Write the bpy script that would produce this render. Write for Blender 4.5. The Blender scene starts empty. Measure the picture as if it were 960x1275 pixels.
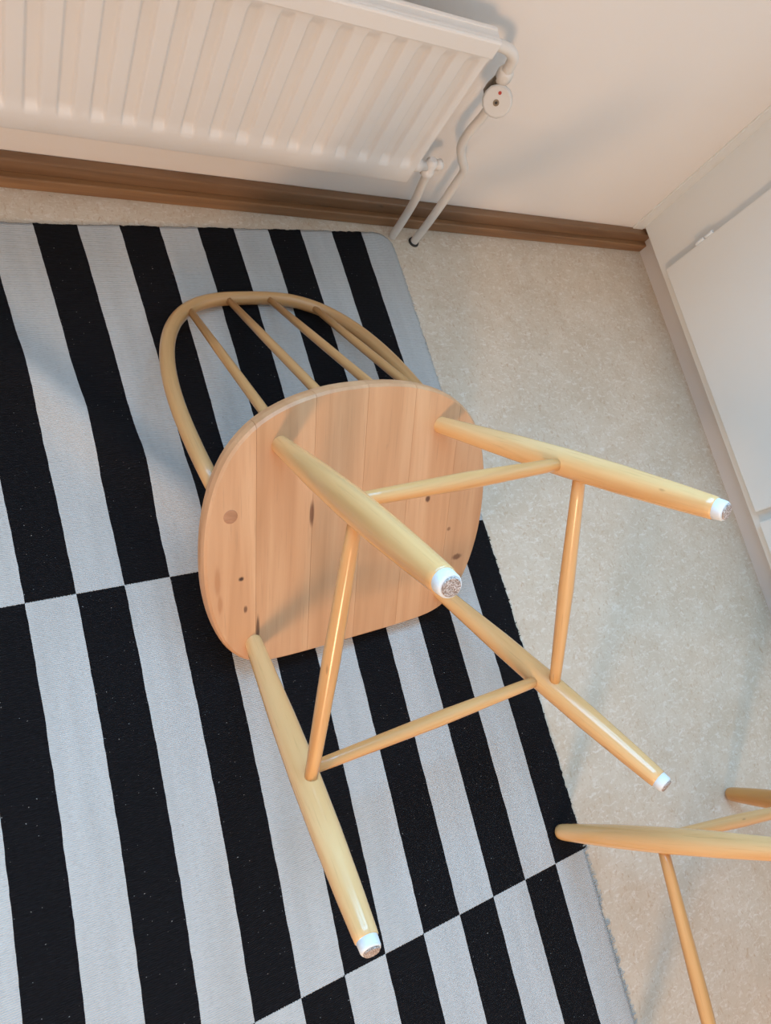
import bpy, bmesh, math, random
from mathutils import Vector, Matrix
random.seed(7)
scene = bpy.context.scene
COL = scene.collection

# ------------------------------------------------------------------ camera
F_PX = 914.7
CAM = Vector((-1.48796, -0.86412, 1.0583))
AX = ((0.86831662, -0.10117223, 0.48558257),      # world axes seen from the camera
      (-0.23565504, -0.94557843, 0.22438391),
      (0.43645498, -0.30926626, -0.84490321))
right = Vector([a[0] for a in AX]); down = Vector([a[1] for a in AX]); fwd = Vector([a[2] for a in AX])
cd = bpy.data.cameras.new('camera'); cam = bpy.data.objects.new('camera', cd); COL.objects.link(cam)
cd.sensor_fit = 'HORIZONTAL'; cd.sensor_width = 36.0; cd.lens = F_PX * 36.0 / 960.0; cd.clip_start = 0.02
m = Matrix.Identity(4)
for i in range(3):
    m[i][0], m[i][1], m[i][2], m[i][3] = right[i], -down[i], -fwd[i], CAM[i]
cam.matrix_world = m
scene.camera = cam

# ------------------------------------------------------------------ light and exposure
vs = scene.view_settings
vs.view_transform = 'Standard'; vs.look = 'None'; vs.gamma = 1.0; vs.use_curve_mapping = False
vs.exposure = 0.0
world = bpy.data.worlds.new('world'); scene.world = world; world.use_nodes = True
world.node_tree.nodes['Background'].inputs[0].default_value = (0.75, 0.85, 1.0, 1)
world.node_tree.nodes['Background'].inputs[1].default_value = 0.1

def area(name, loc, target, sx, sy, energy, col):
    l = bpy.data.lights.new(name, 'AREA'); l.shape = 'RECTANGLE'; l.size = sx; l.size_y = sy
    l.energy = energy; l.color = col
    o = bpy.data.objects.new(name, l); COL.objects.link(o); o.location = loc
    o.rotation_euler = (Vector(target) - Vector(loc)).to_track_quat('-Z', 'Y').to_euler()
    return o
# daylight through the window above the radiator; warm lamp light from the far side of the room behind the
# camera, the source of the radiator's shadow on the wall and the leg shadows on the seat
area('window_back_offscreen', (-1.25, 0.06, 1.66), (-1.25, -2.0, 1.30), 1.5, 1.15, 53.0, (0.28, 0.64, 1.0))
area('lamp_front_offscreen', (-2.10, -2.95, 1.10), (-1.10, 0.0, 0.75), 0.38, 0.45, 37.0, (1.0, 0.63, 0.37))

# ------------------------------------------------------------------ mesh helpers
def mesh_obj(name, verts, faces, mat, parent=None, smooth=False, grain=None, mats=None, fmat=None):
    me = bpy.data.meshes.new(name); me.from_pydata([tuple(v) for v in verts], [], faces)
    for mm in (mats or [mat]): me.materials.append(mm)
    if fmat:
        for p, i in zip(me.polygons, fmat): p.material_index = i
    if smooth:
        for p in me.polygons: p.use_smooth = True
    if grain is not None:
        at = me.attributes.new('grain', 'FLOAT_VECTOR', 'POINT')
        at.data.foreach_set('vector', [c for g in grain for c in g])
    me.update()
    o = bpy.data.objects.new(name, me); COL.objects.link(o)
    if parent: o.parent = parent
    return o

def box_data(x0, x1, y0, y1, z0, z1):
    v = [(x, y, z) for x in (x0, x1) for y in (y0, y1) for z in (z0, z1)]
    f = [(0, 1, 3, 2), (4, 6, 7, 5), (0, 4, 5, 1), (2, 3, 7, 6), (0, 2, 6, 4), (1, 5, 7, 3)]
    return v, f

def box(name, b, mat, parent=None, bevel=0.0, seg=2):
    v, f = box_data(*b)
    o = mesh_obj(name, v, f, mat, parent)
    if bevel:
        bm = bmesh.new(); bm.from_mesh(o.data)
        bmesh.ops.bevel(bm, geom=bm.edges[:], offset=bevel, segments=seg, affect='EDGES', profile=0.5)
        bm.to_mesh(o.data); bm.free()
    return o

def frame_for(d):
    d = Vector(d).normalized()
    a = Vector((0, 0, 1)) if abs(d.z) < 0.9 else Vector((1, 0, 0))
    u = d.cross(a).normalized(); return u, d.cross(u).normalized()

def sweep(path, radii, n=16, caps=True):
    """round rod along a path; grain = (around, around, along)"""
    P = [Vector(p) for p in path]; V = []; F = []; G = []
    s = random.random() * 10; L = 0.0
    u = None
    for i, p in enumerate(P):
        d = (P[min(i + 1, len(P) - 1)] - P[max(i - 1, 0)])
        if d.length < 1e-9: d = P[min(i + 2, len(P) - 1)] - P[max(i - 2, 0)]
        d.normalize()
        if u is None: u, w = frame_for(d)
        else:
            u = (u - d * u.dot(d)).normalized(); w = d.cross(u).normalized()
        if i: L += (p - P[i - 1]).length
        for k in range(n):
            a = 2 * math.pi * k / n
            V.append(p + (u * math.cos(a) + w * math.sin(a)) * radii[i])
            G.append((0.014 * math.cos(a) + s, 0.014 * math.sin(a) + s, L + s))
    for i in range(len(P) - 1):
        for k in range(n):
            a = i * n + k; b = i * n + (k + 1) % n
            F.append((a, b, b + n, a + n))
    if caps:
        F.append(tuple(range(n - 1, -1, -1))); F.append(tuple(range((len(P) - 1) * n, len(P) * n)))
    return V, F, G

def rod(name, path, radii, mat, parent=None, n=16):
    if not isinstance(radii, (list, tuple)): radii = [radii] * len(path)
    V, F, G = sweep(path, radii, n)
    o = mesh_obj(name, V, F, mat, parent, smooth=True, grain=G)
    bm = bmesh.new(); bm.from_mesh(o.data); bmesh.ops.recalc_face_normals(bm, faces=bm.faces)
    bm.to_mesh(o.data); bm.free()
    for p in o.data.polygons:
        if len(p.vertices) > 4: p.use_smooth = False
    return o

def lathe(name, a, b, prof, mat, parent=None, n=24):
    """prof: list of (t along a->b, radius)"""
    a = Vector(a); b = Vector(b)
    return rod(name, [a.lerp(b, t) for t, r in prof], [r for t, r in prof], mat, parent, n)

def catmull(P, k=6):
    P = [Vector(p) for p in P]; out = []
    for i in range(len(P) - 1):
        p0 = P[max(i - 1, 0)]; p1 = P[i]; p2 = P[i + 1]; p3 = P[min(i + 2, len(P) - 1)]
        for j in range(k):
            t = j / k
            out.append(0.5 * ((2 * p1) + (p2 - p0) * t + (2 * p0 - 5 * p1 + 4 * p2 - p3) * t * t + (3 * p1 - p0 - 3 * p2 + p3) * t ** 3))
    out.append(P[-1]); return out

def tag(o, label, cat, group=None):
    o['label'] = label; o['category'] = cat
    if group: o['group'] = group
    return o

def struct(o):
    o['kind'] = 'structure'; return o

def empty(name, loc=(0, 0, 0), parent=None):
    o = bpy.data.objects.new(name, None); COL.objects.link(o); o.location = loc; o.empty_display_size = 0.05
    if parent: o.parent = parent
    return o

# ------------------------------------------------------------------ materials
class NT:
    def __init__(s, name, rough=0.5, spec=0.5):
        s.m = bpy.data.materials.new(name); s.m.use_nodes = True; s.t = s.m.node_tree; s.n = s.t.nodes
        s.b = s.n['Principled BSDF']; s.b.inputs['Roughness'].default_value = rough
        s.b.inputs['Specular IOR Level'].default_value = spec
    def add(s, typ, **kw):
        x = s.n.new(typ)
        for k, v in kw.items(): setattr(x, k, v)
        return x
    def link(s, a, b): s.t.links.new(a, b)
    def val(s, sock, v):
        if hasattr(v, 'is_output'): s.link(v, sock)
        else: sock.default_value = v
    def math(s, op, a, b=0.0, c=None, clamp=False):
        x = s.add('ShaderNodeMath', operation=op, use_clamp=clamp); s.val(x.inputs[0], a); s.val(x.inputs[1], b)
        if c is not None: s.val(x.inputs[2], c)
        return x.outputs[0]
    def vmath(s, op, a, b):
        x = s.add('ShaderNodeVectorMath', operation=op); s.val(x.inputs[0], a); s.val(x.inputs[1], b); return x.outputs[0]
    def noise(s, vec, scale, detail=3.0, rough=0.55, dist=0.0):
        x = s.add('ShaderNodeTexNoise'); s.link(vec, x.inputs['Vector']); x.inputs['Scale'].default_value = scale
        x.inputs['Detail'].default_value = detail; x.inputs['Roughness'].default_value = rough; x.inputs['Distortion'].default_value = dist
        return x.outputs['Fac']
    def ramp(s, fac, stops):
        x = s.add('ShaderNodeValToRGB'); s.link(fac, x.inputs[0]); e = x.color_ramp.elements
        while len(e) < len(stops): e.new(0.5)
        for i, (p, c) in enumerate(stops):
            e[i].position = p; e[i].color = (*c, 1) if len(c) == 3 else c
        return x.outputs[0]
    def mix(s, fac, a, b, mode='MIX'):
        x = s.add('ShaderNodeMix', data_type='RGBA', blend_type=mode); s.val(x.inputs[0], fac)
        for k, v in ((6, a), (7, b)):
            if hasattr(v, 'is_output'): s.link(v, x.inputs[k])
            else: x.inputs[k].default_value = (*v, 1)
        return x.outputs[2]
    def smooth(s, v, lo, hi):
        x = s.add('ShaderNodeMapRange', interpolation_type='SMOOTHSTEP'); s.val(x.inputs[0], v)
        x.inputs[1].default_value = lo; x.inputs[2].default_value = hi; return x.outputs[0]
    def color(s, c): s.val(s.b.inputs['Base Color'], c if hasattr(c, 'is_output') else (*c, 1))
    def bump(s, h, strength, dist):
        x = s.add('ShaderNodeBump'); x.inputs['Strength'].default_value = strength; x.inputs['Distance'].default_value = dist
        s.link(h, x.inputs['Height']); s.link(x.outputs[0], s.b.inputs['Normal'])
    def attr(s, name): return s.add('ShaderNodeAttribute', attribute_name=name).outputs['Vector']
    def obj(s): return s.add('ShaderNodeTexCoord').outputs['Object']
    def scale(s, v, sc):
        x = s.add('ShaderNodeMapping'); s.link(v, x.inputs[0]); x.inputs['Scale'].default_value = sc; return x.outputs[0]

def lin(r, g, b):
    return tuple(((c / 255) / 12.92 if c / 255 <= 0.04045 else ((c / 255 + 0.055) / 1.055) ** 2.4) for c in (r, g, b))

def paint(name, c, rough=0.5, var=0.03, scale=6.0, bump=0.0):
    t = NT(name, rough)
    n = t.noise(t.obj(), scale, 3)
    a = tuple(x * (1 - var) for x in c); b = tuple(min(1, x * (1 + var)) for x in c)
    t.color(t.ramp(n, [(0.3, a), (0.7, b)]))
    if bump: t.bump(t.noise(t.obj(), 90, 2), bump, 0.002)
    return t.m

def wood(name, dark, mid, light, rough=0.38, spots=None, random_tone=0.0, coat=0.15):
    t = NT(name, rough); g = t.attr('grain')
    broad = t.noise(t.scale(g, (30, 30, 2.2)), 1.0, 3, 0.55, 0.6)
    fine = t.noise(t.scale(g, (420, 420, 14)), 1.0, 3, 0.6)
    c = t.ramp(broad, [(0.28, dark), (0.5, mid), (0.74, light)])
    c = t.mix(t.math('MULTIPLY', t.smooth(fine, 0.56, 0.8), 0.6), c, tuple(x * 0.72 for x in mid))
    blot = t.noise(t.scale(g, (55, 55, 16)), 1.0, 2)
    c = t.mix(t.math('MULTIPLY', t.smooth(blot, 0.73, 0.79), 0.12 if spots else 0.5), c, tuple(x * 0.35 for x in dark))
    if random_tone:
        r = t.add('ShaderNodeObjectInfo').outputs['Random']
        k = t.math('MULTIPLY_ADD', r, random_tone, 1 - random_tone / 2)
        vm = t.add('ShaderNodeVectorMath', operation='SCALE'); t.link(c, vm.inputs[0]); t.link(k, vm.inputs['Scale']); c = vm.outputs[0]
    if spots:
        sp = t.attr('place')
        for x, y, rx, ry, col, k in spots:
            d = t.vmath('MULTIPLY', t.vmath('SUBTRACT', sp, (x, y, 0)), (1 / rx, 1 / ry, 0))
            ln = t.add('ShaderNodeVectorMath', operation='LENGTH'); t.link(d, ln.inputs[0])
            q = t.math('ADD', ln.outputs['Value'], t.math('MULTIPLY', t.math('SUBTRACT', fine, 0.5), 0.9))
            c = t.mix(t.math('MULTIPLY', t.math('SUBTRACT', 1.0, t.smooth(q, 0.45, 1.15)), k), c, col)
    t.color(c); t.bump(fine, 0.08, 0.001)
    t.b.inputs['Coat Weight'].default_value = coat; t.b.inputs['Coat Roughness'].default_value = 0.16
    return t.m

M = {}
M['wall'] = paint('wall_paint', lin(238, 230, 222), 0.75, 0.015, 3.0, 0.05)
M['ceiling'] = paint('ceiling_paint', lin(235, 232, 226), 0.8, 0.01)
M['radiator'] = paint('radiator_enamel', lin(232, 226, 219), 0.35, 0.01, 4.0)
M['pipe'] = paint('pipe_enamel', lin(226, 219, 210), 0.38, 0.02, 20.0)
M['cupboard'] = paint('cupboard_paint', lin(228, 227, 222), 0.42, 0.012, 3.0)
M['plinth'] = paint('plinth_paint', lin(206, 201, 197), 0.5, 0.03, 6.0)
M['brass'] = NT('dull_metal', 0.4).m; M['brass'].node_tree.nodes['Principled BSDF'].inputs['Base Color'].default_value = (*lin(120, 108, 92), 1)
M['brass'].node_tree.nodes['Principled BSDF'].inputs['Metallic'].default_value = 0.7
M['knob'] = paint('knob_plastic', lin(214, 208, 200), 0.4, 0.02, 30.0)
M['red'] = paint('red_print', lin(180, 50, 35), 0.5)
M['black'] = paint('black_ring_and_shade', lin(40, 36, 34), 0.5)
M['white_plastic'] = paint('white_plastic', lin(226, 230, 232), 0.4, 0.02, 60.0)

# felt pads
t = NT('felt', 0.95); n = t.noise(t.obj(), 900, 2)
t.color(t.ramp(n, [(0.35, lin(120, 96, 82)), (0.55, lin(182, 166, 156)), (0.7, lin(226, 220, 216))])); t.bump(n, 0.5, 0.002); M['felt'] = t.m

M['leg'] = wood('birch_leg', lin(212, 158, 98), lin(230, 181, 121), lin(240, 199, 143), 0.22, coat=0.5)
M['stretcher'] = wood('birch_stretcher', lin(198, 142, 84), lin(217, 164, 104), lin(228, 183, 126), 0.28, coat=0.35)
M['hoop'] = wood('birch_hoop', lin(180, 134, 84), lin(200, 154, 101), lin(213, 170, 118), 0.33, coat=0.25)
SP = [(-0.079, -0.074, 0.004, 0.020, lin(110, 66, 42), 0.85), (0.117, -0.064, 0.005, 0.006, lin(84, 48, 30), 0.9),
      (-0.181, 0.002, 0.004, 0.004, lin(60, 34, 22), 0.95), (0.189, 0.049, 0.011, 0.006, lin(104, 60, 36), 0.8),
      (-0.157, 0.088, 0.003, 0.026, lin(78, 48, 30), 0.85), (-0.214, 0.000, 0.005, 0.024, lin(160, 96, 52), 0.4),
      (-0.211, 0.034, 0.004, 0.016, lin(160, 96, 52), 0.4), (0.10, 0.018, 0.004, 0.003, lin(96, 58, 36), 0.8),
      (-0.175, 0.050, 0.003, 0.006, lin(90, 54, 34), 0.8), (0.165, -0.005, 0.004, 0.004, lin(110, 66, 40), 0.7)]
M['seat'] = wood('birch_seat', lin(190, 140, 98), lin(204, 154, 112), lin(216, 170, 128), 0.5, SP, 0.14, 0.08)
M['plug'] = wood('plug_wood', lin(160, 110, 76), lin(180, 128, 92), lin(190, 140, 104), 0.55)
M['leg_orange'] = wood('aged_birch_leg', lin(176, 118, 56), lin(196, 138, 70), lin(208, 152, 84), 0.35, coat=0.3)
M['skirting'] = wood('brown_skirting', lin(98, 70, 48), lin(124, 92, 64), lin(144, 110, 80), 0.45)
M['shoe'] = wood('brown_shoe_strip', lin(116, 82, 53), lin(144, 106, 70), lin(162, 122, 82), 0.45)

# linoleum
t = NT('linoleum', 0.42); o = t.obj()
n1 = t.noise(o, 14, 4, 0.6, 0.6); n2 = t.noise(t.scale(o, (1.0, 2.0, 1)), 62, 4, 0.7, 1.4); n3 = t.noise(t.scale(o, (1.9, 1.0, 1)), 75, 4, 0.7, 1.6)
c = t.ramp(n1, [(0.3, lin(202, 185, 163)), (0.7, lin(214, 200, 181))])
c = t.mix(t.math('MULTIPLY', t.smooth(n2, 0.50, 0.66), 0.7), c, lin(227, 219, 208))
c = t.mix(t.math('MULTIPLY', t.smooth(n3, 0.53, 0.68), 0.75), c, lin(190, 162, 132))
c = t.mix(t.math('MULTIPLY', t.smooth(t.noise(t.scale(o, (1.0, 1.7, 1)), 95, 3, 0.6, 1.2), 0.68, 0.75), 0.5), c, lin(140, 108, 78))
t.color(c); t.bump(n2, 0.03, 0.001); M['lino'] = t.m

# woven rug: stripes and swapped blocks from the weave coordinate
t = NT('rug_weave', 0.92, 0.2); w = t.attr('weave')
sx = t.add('ShaderNodeSeparateXYZ'); t.link(w, sx.inputs[0])
wob = t.noise(t.scale(w, (7.0, 14.0, 1)), 1.0, 3)
wob2 = t.noise(t.scale(w, (14.0, 2.0, 1)), 3.0, 3)
u = t.math('ADD', sx.outputs[0], t.math('MULTIPLY', t.math('SUBTRACT', wob, 0.5), 0.05))
v = t.math('ADD', sx.outputs[1], t.math('MULTIPLY', t.math('SUBTRACT', wob2, 0.5), 0.010))
cell = t.math('ADD', t.math('FLOOR', u), t.math('FLOOR', v))
par = t.math('MODULO', t.math('ADD', cell, 40.0), 2.0)          # 0 = white at the right edge of the first row
soft = t.noise(w, 2.3, 4)
white = t.ramp(soft, [(0.3, lin(186, 187, 186)), (0.7, lin(197, 198, 197))])
yarn = t.noise(t.scale(w, (10, 230, 1)), 1.0, 3)
white = t.mix(t.math('MULTIPLY', t.smooth(yarn, 0.5, 0.75), 0.4), white, lin(159, 160, 159))
stain = t.noise(t.scale(w, (1, 9, 1)), 5.5, 2)
white = t.mix(t.math('MULTIPLY', t.smooth(stain, 0.76, 0.79), 0.5), white, lin(120, 112, 100))
black = t.ramp(yarn, [(0.3, lin(7, 7, 10)), (0.7, lin(19, 19, 24))])
lint = t.noise(t.scale(w, (1, 9.2, 1)), 21, 1)
black = t.mix(t.math('MULTIPLY', t.smooth(lint, 0.755, 0.79), 0.8), black, lin(170, 168, 165))
c = t.mix(par, white, black)
t.color(c)
rib = t.math('SINE', t.math('MULTIPLY', t.math('ADD', sx.outputs[1], t.math('MULTIPLY', wob, 0.0012)), 2 * math.pi * 235))
t.bump(t.math('ADD', rib, t.math('MULTIPLY', yarn, 1.2)), 0.45, 0.0012)
M['rug'] = t.m

# ------------------------------------------------------------------ room shell
XL, XR, YB, YF, ZC = -2.95, 0.60, 0.03, -2.98, 2.5
struct(box('floor', (XL, XR, YF, YB, -0.06, 0.0), M['lino']))
struct(box('ceiling', (XL, XR, YF, YB, ZC, ZC + 0.05), M['ceiling']))
struct(box('wall_left', (XL - 0.1, XL, YF, YB, -0.06, ZC + 0.05), M['wall']))
struct(box('wall_right', (XR, XR + 0.1, YF - 0.1, YB, -0.06, ZC + 0.05), M['wall']))

def wall_with_hole(name, axis, at, th, lo, hi, h0, h1, z0, z1):
    """wall along an axis with one rectangular opening"""
    V = []; F = []
    for a0, a1, b0, b1 in ((lo, h0, -0.06, ZC + 0.05), (h1, hi, -0.06, ZC + 0.05), (h0, h1, -0.06, z0), (h0, h1, z1, ZC + 0.05)):
        if b1 - b0 < 1e-4: continue
        bx = (a0, a1, at - th, at, b0, b1) if axis == 'x' else (at - th, at, a0, a1, b0, b1)
        v, f = box_data(*bx); k = len(V); V += v; F += [tuple(i + k for i in q) for q in f]
    return struct(mesh_obj(name, V, F, M['wall']))
wall_with_hole('wall_back', 'x', YB + 0.12, 0.12, XL - 0.1, XR + 0.1, -2.05, -0.45, 0.98, 2.26)
wall_with_hole('wall_front', 'x', YF, 0.1, XL - 0.1, XR + 0.1, -2.54, -1.66, 0.0, 2.02)
wf = empty('window_1', (-1.25, YB + 0.09, 0.98)); struct(wf)
for b in ((-0.80, -0.75, -0.03, 0.03, 0, 1.28), (0.75, 0.80, -0.03, 0.03, 0, 1.28), (-0.75, 0.75, -0.03, 0.03, 0, 0.05), (-0.75, 0.75, -0.03, 0.03, 1.23, 1.28), (-0.025, 0.025, -0.03, 0.03, 0.05, 1.23)):
    box('window_frame', b, M['cupboard'], wf)
box('window_sill', (-0.86, 0.86, -0.20, -0.03, -0.028, 0.0), M['cupboard'], wf, 0.003)
df = empty('trim_1', (-2.10, YF, 0.0)); struct(df)
for b in ((-0.51, -0.44, 0.0, 0.015, 0, 2.09), (0.44, 0.51, 0.0, 0.015, 0, 2.09), (-0.44, 0.44, 0.0, 0.015, 2.02, 2.09)):
    box('door_casing', b, M['cupboard'], df)

# skirting on the back wall: board plus shoe strip
def wood_box(name, b, mat, parent=None, along=0, bevel=0.002):
    o = box(name, b, mat, parent, bevel)
    order = {0: (1, 2, 0), 1: (0, 2, 1), 2: (0, 1, 2)}[along]; s = random.random() * 9
    at = o.data.attributes.new('grain', 'FLOAT_VECTOR', 'POINT')
    at.data.foreach_set('vector', [vv.co[i] + s for vv in o.data.vertices for i in order])
    return o
sk = struct(wood_box('baseboard_back', (XL, 0.0, 0.012, YB, 0.0, 0.049), M['skirting'], None, 0, 0.003))
wood_box('shoe_strip', (XL, 0.0, 0.0, 0.013, 0.0, 0.024), M['shoe'], sk, 0, 0.0025)

# ------------------------------------------------------------------ built-in cupboard on the right
cb = empty('built_in_cupboard', (0.3, -1.2, 0.0))
tag(cb, 'white painted built-in cupboard with overlay doors and a grey plinth', 'cupboard')
def cpart(name, b, mat, parent=cb, bevel=0.002):
    off = (0.3, -1.2, 0.0)
    p = parent
    return box(name, (b[0] - off[0], b[1] - off[0], b[2] - off[1], b[3] - off[1], b[4], b[5]), mat, p, bevel)
cpart('body', (-0.030, 0.56, -2.90, YB - 0.0005, 0.057, 2.20), M['cupboard'])
cpart('plinth', (0.0, 0.55, -2.90, YB - 0.002, 0.0, 0.059), M['plinth'], bevel=0.0)
cpart('scribe_strip', (-0.062, -0.0295, 0.0255, YB, 0.0485, 2.20), M['cupboard'], bevel=0.001)
for y1, y0 in ((-0.106, -0.700), (-0.722, -1.316), (-1.338, -1.932), (-1.954, -2.548)):
    d = cpart('door', (-0.047, -0.0295, y0, y1, 0.080, 2.12), M['cupboard'], bevel=0.003)
    off = Vector((0.3, -1.2, 0.0))
    for zc in (0.193, 1.98):
        a = Vector((-0.0465, y1 + 0.0025, zc)) - off
        hg = lathe('hinge', a + Vector((0, 0, 0.002)), a + Vector((0, 0, 0.023)), [(0, 0.003), (0.05, 0.0038), (0.95, 0.0038), (1, 0.003)], M['white_plastic'], d, 12)
        lathe('hinge_knuckle', a + Vector((0, 0, -0.023)), a + Vector((0, 0, 0.0)), [(0, 0.003), (0.05, 0.0038), (0.95, 0.0038), (1, 0.003)], M['white_plastic'], d, 12)
    kn = Vector((-0.047, y0 + 0.05, 1.05)) - off
    lathe('door_knob', kn, kn + Vector((-0.03, 0, 0)), [(0, 0.007), (0.3, 0.006), (0.5, 0.014), (0.85, 0.016), (1, 0.010)], M['white_plastic'], d, 16)

# ------------------------------------------------------------------ radiator
RX0, RX1, RYF, RYB, RZ0, RZ1 = -2.16, -0.792, -0.060, -0.034, 0.186, 0.470
rad = empty('panel_radiator', ((RX0 + RX1) / 2, -0.04, 0.0))
tag(rad, 'white panel radiator with vertical flutes hanging above the brown skirting', 'radiator')
RO = Vector(rad.location)
# fluted front sheet
xs = []; prof = []
x = RX0
def flute(x):
    t_ = ((x - (-0.822)) / 0.040) % 1.0       # 0 = dark (right-facing) step
    s_ = 0.050
    def sm(q): q = max(0.0, min(1.0, q)); return q * q * (3 - 2 * q)
    # ridge just left of the dark step, groove just right of it
    if t_ < 0.5: g = sm((t_ + s_) / (2 * s_)) if t_ < s_ else 1 - sm((t_ - 0.44 + s_) / (2 * s_))
    else: g = sm((t_ - 1 + s_) / (2 * s_)) if t_ > 1 - s_ else 1 - sm((t_ - 0.44 + s_) / (2 * s_))
    return max(0.0, min(1.0, g))
NX = int((RX1 - RX0) / 0.0015)
zl = [0.186, 0.1875, 0.190, 0.216, 0.221, 0.226, 0.230, 0.235, 0.240, 0.34, 0.425, 0.432, 0.438, 0.444, 0.470]
V = []; F = []
for i in range(NX + 1):
    x = RX0 + (RX1 - RX0) * i / NX
    edge = max(0.0, min(1.0, min(x - RX0, RX1 - x - 0.004) / 0.010))
    for z in zl:
        def sm(q): q = max(0.0, min(1.0, q)); return q * q * (3 - 2 * q)
        k = sm((z - 0.219) / 0.020) * (1 - sm((z - 0.426) / 0.016)) * edge
        y = RYF + 0.0062 * flute(x) * k + 0.002 * k
        if z < 0.190: y += 0.004 * ((0.190 - z) / 0.004) ** 2
        V.append((x - RO.x, y - RO.y, z))
nz = len(zl)
for i in range(NX):
    for j in range(nz - 1):
        a = i * nz + j; F.append((a, a + nz, a + nz + 1, a + 1))
mesh_obj('front_panel', V, F, M['radiator'], rad, smooth=True)
def rbox(name, b, bevel=0.002, mat='radiator', parent=rad):
    return box(name, (b[0] - RO.x, b[1] - RO.x, b[2] - RO.y, b[3] - RO.y, b[4], b[5]), M[mat], parent, bevel)
rbox('back_panel', (RX0, RX1, RYF + 0.0130, RYF + 0.020, RZ0 + 0.001, RZ1 - 0.004))
rbox('rear_panel', (RX0 + 0.01, RX1 - 0.012, RYB - 0.004, RYB, RZ0 + 0.004, RZ1 - 0.012))
rbox('bottom_channel', (RX0, RX1, RYF + 0.003, RYF + 0.016, RZ0, RZ0 + 0.010))
# cover: lip over the front, top grille with slots, side cheeks
rbox('top_lip', (RX0 - 0.001, RX1 + 0.003, RYF - 0.0045, RYF + 0.004, 0.4445, 0.4725), 0.003)
rbox('top_bar', (RX0, RX1 + 0.003, RYF + 0.001, RYF + 0.008, 0.4675, 0.4725), 0.002)
rbox('top_plate', (RX0, RX1 + 0.003, RYF + 0.007, RYB - 0.006, 0.4675, 0.4708), 0.0008)
rbox('top_bar', (RX0, RX1 + 0.003, RYB - 0.007, RYB + 0.001, 0.4675, 0.4725), 0.002)
rbox('side_cheek', (RX1 - 0.003, RX1 + 0.001, RYF + 0.016, RYB, RZ0 + 0.012, 0.470), 0.001)
rbox('side_cheek', (RX0 - 0.001, RX0 + 0.003, RYF + 0.016, RYB, RZ0 + 0.012, 0.470), 0.001)
for xb in (-1.95, -1.0):
    rbox('wall_bracket', (xb - 0.015, xb + 0.015, RYB - 0.006, YB, 0.22, 0.42), 0.002)

# pipes and valves
def pipe(name, pts, r, label, cat):
    o = rod(name, catmull(pts, 8), r, M['pipe'], None, 16); tag(o, label, cat); return o
SUPX, SUPY = -0.665, -0.031
sup = pipe('supply_pipe', [(SUPX, SUPY, -0.002), (SUPX, SUPY, 0.08), (SUPX - 0.004, SUPY, 0.17), (SUPX - 0.008, SUPY, 0.205), (SUPX - 0.028, SUPY, 0.230), (SUPX - 0.046, SUPY, 0.256), (SUPX - 0.050, SUPY, 0.285), (SUPX - 0.046, SUPY, 0.325), (SUPX - 0.046, SUPY, 0.362)],
           0.0078, 'white painted pipe with an S-bend rising from the floor to the thermostat valve', 'pipe')
ret = pipe('return_pipe', [(-0.712, -0.022, -0.002), (-0.716, -0.024, 0.06), (-0.726, -0.030, 0.12), (-0.742, -0.036, 0.180), (-0.748, -0.038, 0.200)],
           0.0078, 'short straight white pipe from the floor to the radiator bottom corner', 'pipe')
rod('floor_ring', [(-0.665, -0.031, 0.0), (-0.665, -0.031, 0.003)], [0.0115, 0.0105], M['black'], sup, 20)
# thermostat valve at the top connection
tv = empty('thermostat_valve', (-0.712, -0.031, 0.36))
tag(tv, 'round white thermostat knob with red mark on the radiator valve', 'valve')
TO = Vector(tv.location)
vb = Vector((-0.722, -0.036, 0.378)); ax = Vector((-0.42, -0.62, 0.10)).normalized()
kc = Vector((-0.716, -0.040, 0.362))
lathe('valve_body', Vector((-0.734, -0.037, 0.402)) - TO, Vector((-0.722, -0.030, 0.368)) - TO, [(0, 0.008), (0.3, 0.010), (0.7, 0.014), (1, 0.016)], M['brass'], tv, 10)
axk = Vector((-0.62, -0.62, 0.40)).normalized()
k0 = Vector((-0.712, -0.040, 0.366)); k1 = k0 + axk * 0.034
lathe('knob', k0 - TO, k1 - TO, [(0, 0.012), (0.25, 0.014), (0.36, 0.0225), (0.9, 0.0235), (0.97, 0.0225), (1, 0.020)], M['knob'], tv, 14)
ku, kw = frame_for(axk)
upv = (Vector((0, 0, 1)) - axk * axk.z).normalized(); rtv = upv.cross(axk).normalized()
def kmark(name, a, b, r, mat):
    p = k1 + rtv * a + upv * b
    lathe(name, p - axk * 0.001 - TO, p + axk * 0.0006 - TO, [(0, r), (1, r)], M[mat], tv, 14)
kmark('red_mark', -0.004, 0.0115, 0.0026, 'red')
kmark('centre_screw', 0.0, -0.002, 0.0048, 'brass')
kmark('screw_recess_shade', 0.0, -0.002, 0.0022, 'black')  # flat black disc, painted shade in place of a modelled screw recess
# bent tail pipe from the radiator end to the valve
TP = [(-0.800, -0.042, 0.452), (-0.778, -0.042, 0.453), (-0.756, -0.042, 0.450), (-0.741, -0.042, 0.441), (-0.735, -0.041, 0.426), (-0.733, -0.040, 0.408)]
rod('tail_pipe', [p - TO for p in catmull(TP, 8)], 0.0085, M['pipe'], tv, 16)
lathe('union_nut', Vector((-0.734, -0.040, 0.418)) - TO, Vector((-0.729, -0.038, 0.397)) - TO, [(0, 0.0095), (0.1, 0.0125), (0.9, 0.0125), (1, 0.010)], M['pipe'], tv, 6)
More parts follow.
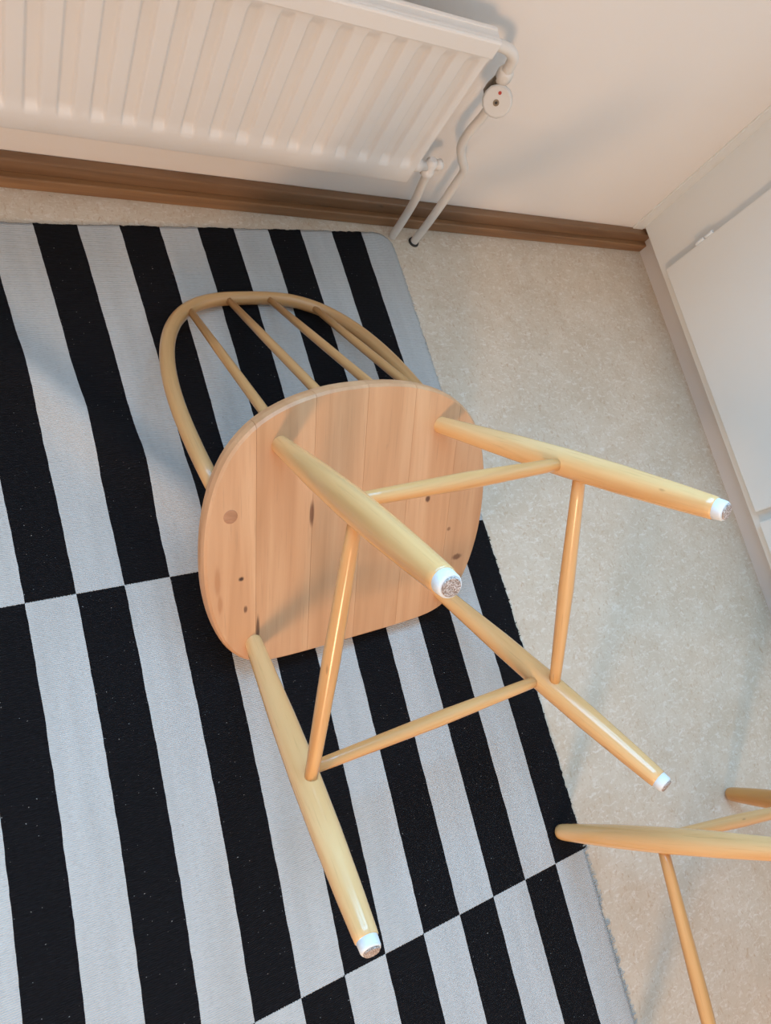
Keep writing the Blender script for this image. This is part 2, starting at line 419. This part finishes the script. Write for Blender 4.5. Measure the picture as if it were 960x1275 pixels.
# return valve
rv = empty('return_valve', (-0.748, -0.038, 0.20))
tag(rv, 'small white painted return valve at the bottom corner of the radiator', 'valve'); VO = Vector(rv.location)
lathe('body', Vector((-0.7475, -0.038, 0.190)) - VO, Vector((-0.7515, -0.038, 0.226)) - VO, [(0, 0.009), (0.1, 0.0125), (0.35, 0.0125), (0.4, 0.010), (0.8, 0.011), (1, 0.006)], M['radiator'], rv, 16)
lathe('tail', Vector((-0.750, -0.038, 0.210)) - VO, Vector((-0.800, -0.040, 0.210)) - VO, [(0, 0.0085), (0.4, 0.0085), (0.42, 0.012), (0.75, 0.012), (0.78, 0.0085), (1, 0.0085)], M['radiator'], rv, 12)
lathe('cap', Vector((-0.748, -0.040, 0.212)) - VO, Vector((-0.728, -0.034, 0.214)) - VO, [(0, 0.007), (0.5, 0.0075), (0.55, 0.0095), (0.95, 0.0095), (1, 0.007)], M['radiator'], rv, 16)

# ------------------------------------------------------------------ rug
RUG_T = 0.0035
CX = (-0.71891, -0.06472, 0.03982, 0.00304, -0.00745, -0.00137)
CY = (-0.01604, -0.00453, -0.61767, 0.00347, 0.01402, -0.00148)
def rug_xy(u, v):
    vv = min(v, 2.0)
    def ev(c): return c[0] + c[1] * u + c[2] * vv + c[3] * u * vv + c[4] * vv * vv + c[5] * u * vv * vv
    x, y = ev(CX), ev(CY)
    if v > 2.0: x += 0.006 * (v - 2.0); y += -0.566 * (v - 2.0)
    # rounded far corner
    if u < 0.7 and v < 0.1:
        y -= 0.024 * ((0.7 - u) / 0.7) ** 3 * (1 - v / 0.1) ** 1.5
    return x, y
RA = Vector((-1.392, -0.330)); RD = Vector((0.195, -0.171)).normalized(); RN = Vector((-RD.y, RD.x))
def rug_z(x, y):
    p = Vector((x, y)) - RA; a = p.dot(RD); b = p.dot(RN)
    fade = 1.0 / (1.0 + math.exp((a - 0.30) / 0.035))
    z = 0.027 * fade * math.exp(-(b + 0.004 + 0.03 * math.sin(a * 4)) ** 2 / (2 * 0.028 ** 2))
    z += 0.0012 * math.sin(x * 9 + 1) * math.sin(y * 11)
    return max(RUG_T + z, RUG_T - 0.0005)
NU, NV, UM, VM = 230, 330, 23.0, 3.3
V = []; W = []; F = []
for j in range(NV + 1):
    for i in range(NU + 1):
        u = UM * i / NU; v = VM * j / NV
        x, y = rug_xy(u, v)
        if i == 0: x += random.uniform(-0.0012, 0.0012)
        if j == 0: y += random.uniform(-0.0012, 0.0012)
        V.append((x, y, rug_z(x, y))); W.append((u, v, 0))
for j in range(NV):
    for i in range(NU):
        a = j * (NU + 1) + i; F.append((a, a + NU + 1, a + NU + 2, a + 1))
loop = [i for i in range(NU + 1)] + [j * (NU + 1) + NU for j in range(1, NV + 1)] + [NV * (NU + 1) + i for i in range(NU - 1, -1, -1)] + [j * (NU + 1) for j in range(NV - 1, 0, -1)]
base = len(V)
for q in loop:
    V.append((V[q][0], V[q][1], 0.0002)); W.append(W[q])
for k in range(len(loop)):
    a, b = loop[k], loop[(k + 1) % len(loop)]; F.append((a, b, base + (k + 1) % len(loop), base + k))
rc = Vector((-1.4, -0.9, 0.0))
rug = mesh_obj('striped_rug', [Vector(p) - rc for p in V], F, M['rug'], None, smooth=True)
rug.location = rc
at = rug.data.attributes.new('weave', 'FLOAT_VECTOR', 'POINT'); at.data.foreach_set('vector', [c for g in W for c in g])
tag(rug, 'black and white striped flatweave rug with offset blocks under the tipped chair', 'rug')
# worn fringe of loose yarn ends along the right edge
V = []; F = []; W = []
for k in range(620):
    v = random.uniform(0.12, 3.25)
    if v < 1.9 and random.random() < 0.55: continue
    x, y = rug_xy(0.0, v); L = random.uniform(0.003, 0.008) * (1.4 if v > 1.95 else 0.6); a = random.uniform(-0.5, 0.5); hw = 0.0006
    z0 = RUG_T * 0.7
    p0 = Vector((x - 0.002, y, z0)); p1 = Vector((x + L * math.cos(a), y + L * math.sin(a), 0.0007))
    s = Vector((-math.sin(a), math.cos(a), 0)) * hw; up = Vector((0, 0, 0.0009)); b = len(V)
    for p in (p0, p1):
        V += [p - s - rc, p + s - rc, p + up - rc]; W += [(0.05, v, 0)] * 3
    F += [(b, b + 3, b + 4, b + 1), (b + 1, b + 4, b + 5, b + 2), (b + 2, b + 5, b + 3, b), (b + 3, b + 5, b + 4)]
fr = mesh_obj('fringe', V, F, M['rug'], rug); fr['kind'] = 'stuff'
at = fr.data.attributes.new('weave', 'FLOAT_VECTOR', 'POINT'); at.data.foreach_set('vector', [c for g in W for c in g])

# ------------------------------------------------------------------ chairs
LEG = 0.42; ST = 0.030
OUT = [(0.0, 0.149), (0.064, 0.149), (0.118, 0.1475), (0.152, 0.143), (0.176, 0.132), (0.196, 0.112), (0.211, 0.084), (0.222, 0.050), (0.229, 0.010), (0.2305, -0.030), (0.228, -0.072), (0.221, -0.110),
       (0.209, -0.146), (0.192, -0.176), (0.166, -0.203), (0.134, -0.222), (0.096, -0.2355), (0.050, -0.244), (0.0, -0.2465)]
def seat_outline():
    h = catmull([(x, y, 0) for x, y in OUT], 3)
    r = [(p.x, p.y) for p in h]
    return r + [(-x, y) for x, y in reversed(r[1:-1])]
def seat_solid(shrink=0.0):
    o = seat_outline(); n = len(o)
    nrm = []
    for i in range(n):
        a = Vector(o[i - 1]); b = Vector(o[(i + 1) % n]); d = (b - a).normalized(); nn = Vector((d.y, -d.x))
        if nn.dot(Vector(o[i]) - Vector((0, -0.04))) < 0: nn = -nn
        nrm.append(nn)
    prof = [(0.0, -0.0035), (0.0035, 0.0), (0.012, 0.0018), (0.021, 0.0012), (0.027, -0.003), (ST, -0.011)]
    bm = bmesh.new(); rings = []
    for z, off in prof:
        zz = z + (shrink if z == 0 else (-shrink if z == ST else 0))
        rings.append([bm.verts.new((o[i][0] + nrm[i].x * (off - shrink), o[i][1] + nrm[i].y * (off - shrink), zz + LEG)) for i in range(n)])
    for a, b in zip(rings, rings[1:]):
        for i in range(n): bm.faces.new((a[i], a[(i + 1) % n], b[(i + 1) % n], b[i]))
    bm.faces.new(rings[0]); bm.faces.new(rings[-1])
    bmesh.ops.recalc_face_normals(bm, faces=bm.faces)
    return bm
def finish(name, bm, mat, parent, place=True):
    me = bpy.data.meshes.new(name); bm.to_mesh(me); bm.free(); me.materials.append(mat)
    s = random.random() * 10
    at = me.attributes.new('grain', 'FLOAT_VECTOR', 'POINT'); at.data.foreach_set('vector', [c for v in me.vertices for c in (v.co.x + s, v.co.z + s, v.co.y + s)])
    at = me.attributes.new('place', 'FLOAT_VECTOR', 'POINT'); at.data.foreach_set('vector', [c for v in me.vertices for c in (v.co.x, v.co.y, v.co.z)])
    o = bpy.data.objects.new(name, me); COL.objects.link(o); o.parent = parent
    return o

def hoop_curve(hp, n=72):
    yb, rk, w, H, e, fl = hp; pts = []
    for i in range(n + 1):
        # even spacing through the corners of the arch
        th = math.pi * i / n; c, s = math.cos(th), math.sin(th)
        x = w * math.copysign(abs(c) ** (2 / e), c); z = H * max(s, 0) ** (2 / e)
        x *= 1 + fl * math.sin(math.pi * min(1, max(0, z / H)))
        pts.append(Vector((x, yb - math.sin(rk) * z, ST + math.cos(rk) * z + LEG)))
    pts[0] += Vector((0, 0.004, -0.012)); pts[-1] += Vector((0, 0.004, -0.012))
    return pts

def make_chair(name, s, hp, glides=True, leg_mats=None):
    root = empty(name)
    a1, a2, y1, y2, b1, b2, y3, y4, tfr, tre, tsf, tsr = s
    top = {'A': Vector((-a2, y2, LEG)), 'B': Vector((a2, y2, LEG)), 'C': Vector((-a1, y1, LEG)), 'D': Vector((a1, y1, LEG))}
    foot = {'A': Vector((-b2, y4, 0)), 'B': Vector((b2, y4, 0)), 'C': Vector((-b1, y3, 0)), 'D': Vector((b1, y3, 0))}
    # seat: core slab and the glued boards
    seat = finish('seat', seat_solid(0.0012), M['seat'], root)
    cuts = [-0.30, -0.160, -0.078, 0.0, 0.078, 0.160, 0.30]
    for lo, hi in zip(cuts, cuts[1:]):
        bm = seat_solid()
        for cx, sgn in ((lo + 0.0002, 1), (hi - 0.0002, -1)):
            r = bmesh.ops.bisect_plane(bm, geom=bm.verts[:] + bm.edges[:] + bm.faces[:], plane_co=(cx, 0, 0), plane_no=(sgn, 0, 0), clear_inner=True)
            ed = [e for e in r['geom_cut'] if isinstance(e, bmesh.types.BMEdge)]
            if ed: bmesh.ops.holes_fill(bm, edges=ed)
        finish('board', bm, M['seat'], seat)
    # wood plug in the underside
    if glides:
        pg = lathe('wood_plug', (-0.195, -0.091, LEG + 0.003), (-0.195, -0.091, LEG - 0.0005), [(0, 0.0095), (0.9, 0.0095), (1, 0.009)], M['plug'], seat, 20)
        box('plug_crack', (-0.2035, -0.1865, -0.0880, -0.0872, LEG - 0.0008, LEG + 0.0005), M['plug'], pg)
    prof = [(-0.045, 0.0120), (0.0, 0.0125), (0.12, 0.0140), (0.32, 0.0168), (0.52, 0.0180), (0.70, 0.0172), (0.86, 0.0150), (0.95, 0.0132)]
    if glides: prof += [(0.966, 0.0127), (0.970, 0.0112)]
    else: prof += [(0.975, 0.0125), (0.990, 0.0112), (0.998, 0.0085), (1.0, 0.004)]
    for k in 'ABCD':
        lathe('leg', top[k], foot[k], prof, (leg_mats or {}).get(k, M['leg']), root, 28)
        if glides:
            gl = lathe('foot_glide', top[k], foot[k], [(0.962, 0.009), (0.968, 0.0116), (0.990, 0.0110), (0.995, 0.0100)], M['white_plastic'], root, 28)
            lathe('felt_pad', top[k], foot[k], [(0.990, 0.0086), (0.998, 0.0086), (1.0, 0.0080)], M['felt'], gl, 20)
    def on(k, t): return top[k].lerp(foot[k], t)
    sp = [(0.0, 0.0075), (0.12, 0.0083), (0.5, 0.0102), (0.88, 0.0083), (1.0, 0.0075)]
    for a, b, ta, tb in (('A', 'B', tre, tre), ('C', 'D', tfr, tfr), ('A', 'C', tsr, tsf), ('B', 'D', tsr, tsf)):
        lathe('stretcher', on(a, ta), on(b, tb), sp, M['stretcher'], root, 20)
    # bow back with four spindles
    hc = hoop_curve(hp)
    rod('hoop', hc, 0.0112, M['hoop'], root, 18)
    for x in (-0.111, -0.037, 0.037, 0.111):
        tp = min(hc, key=lambda p: abs(p.x - x) + (10 if p.z < LEG + 0.2 else 0))
        bx = {0.111: 0.128, 0.037: 0.046}[abs(x)]; by = {0.111: -0.200, 0.037: -0.218}[abs(x)]
        lathe('spindle', (math.copysign(bx, x), by, LEG + ST - 0.010), tp, [(0, 0.0068), (0.15, 0.0074), (0.6, 0.0070), (1.0, 0.0054)], M['hoop'], root, 14)
    return root

S1 = (0.16316, 0.12721, 0.10735, -0.17822, 0.22451, 0.18215, 0.19171, -0.2027, 0.5057, 0.51569, 0.55871, 0.56759)
HP = (-0.12077, 0.44611, 0.20392, 0.40903, 2.83746, 0.01026)
ch = make_chair('tipped_chair', S1, HP)
tag(ch, 'birch spindle-back chair tipped forward on the rug with its seat underside showing', 'chair')
RW = Matrix(((0.99685, 0.03748, -0.06992), (0.07387, -0.75996, 0.64576), (-0.02894, -0.64889, -0.76033)))
TW = CAM + Vector((0.47752, 0.19461, -0.938)) - RW @ Vector((0, 0, LEG)) + Vector((0, 0, 0.003))
PV = Vector((-1.0, -0.78, 0.0035))                # settle it on the rug: seat front edge and bow both touch
ch.matrix_world = Matrix.Translation(PV + Vector((0, 0, -0.0012))) @ Matrix.Rotation(0.0062, 4, 'X') @ Matrix.Translation(-PV) @ Matrix.Translation(TW) @ RW.to_4x4()

S2 = (0.1855, 0.1448, 0.1292, -0.1737, 0.1986, 0.1681, 0.1867, -0.2241, 0.5356, 0.5157, 0.5567, 0.5799)
ch2 = make_chair('standing_chair', S2, HP, False, {'B': M['leg_orange'], 'A': M['leg_orange']})
tag(ch2, 'birch chair standing upright with one rounded foot on the rug edge', 'chair')
ch2.location = (CAM.x + 0.9511, CAM.y - 0.5002, 0.0022); ch2.rotation_euler = (0.0045, -0.0045, 1.5151)
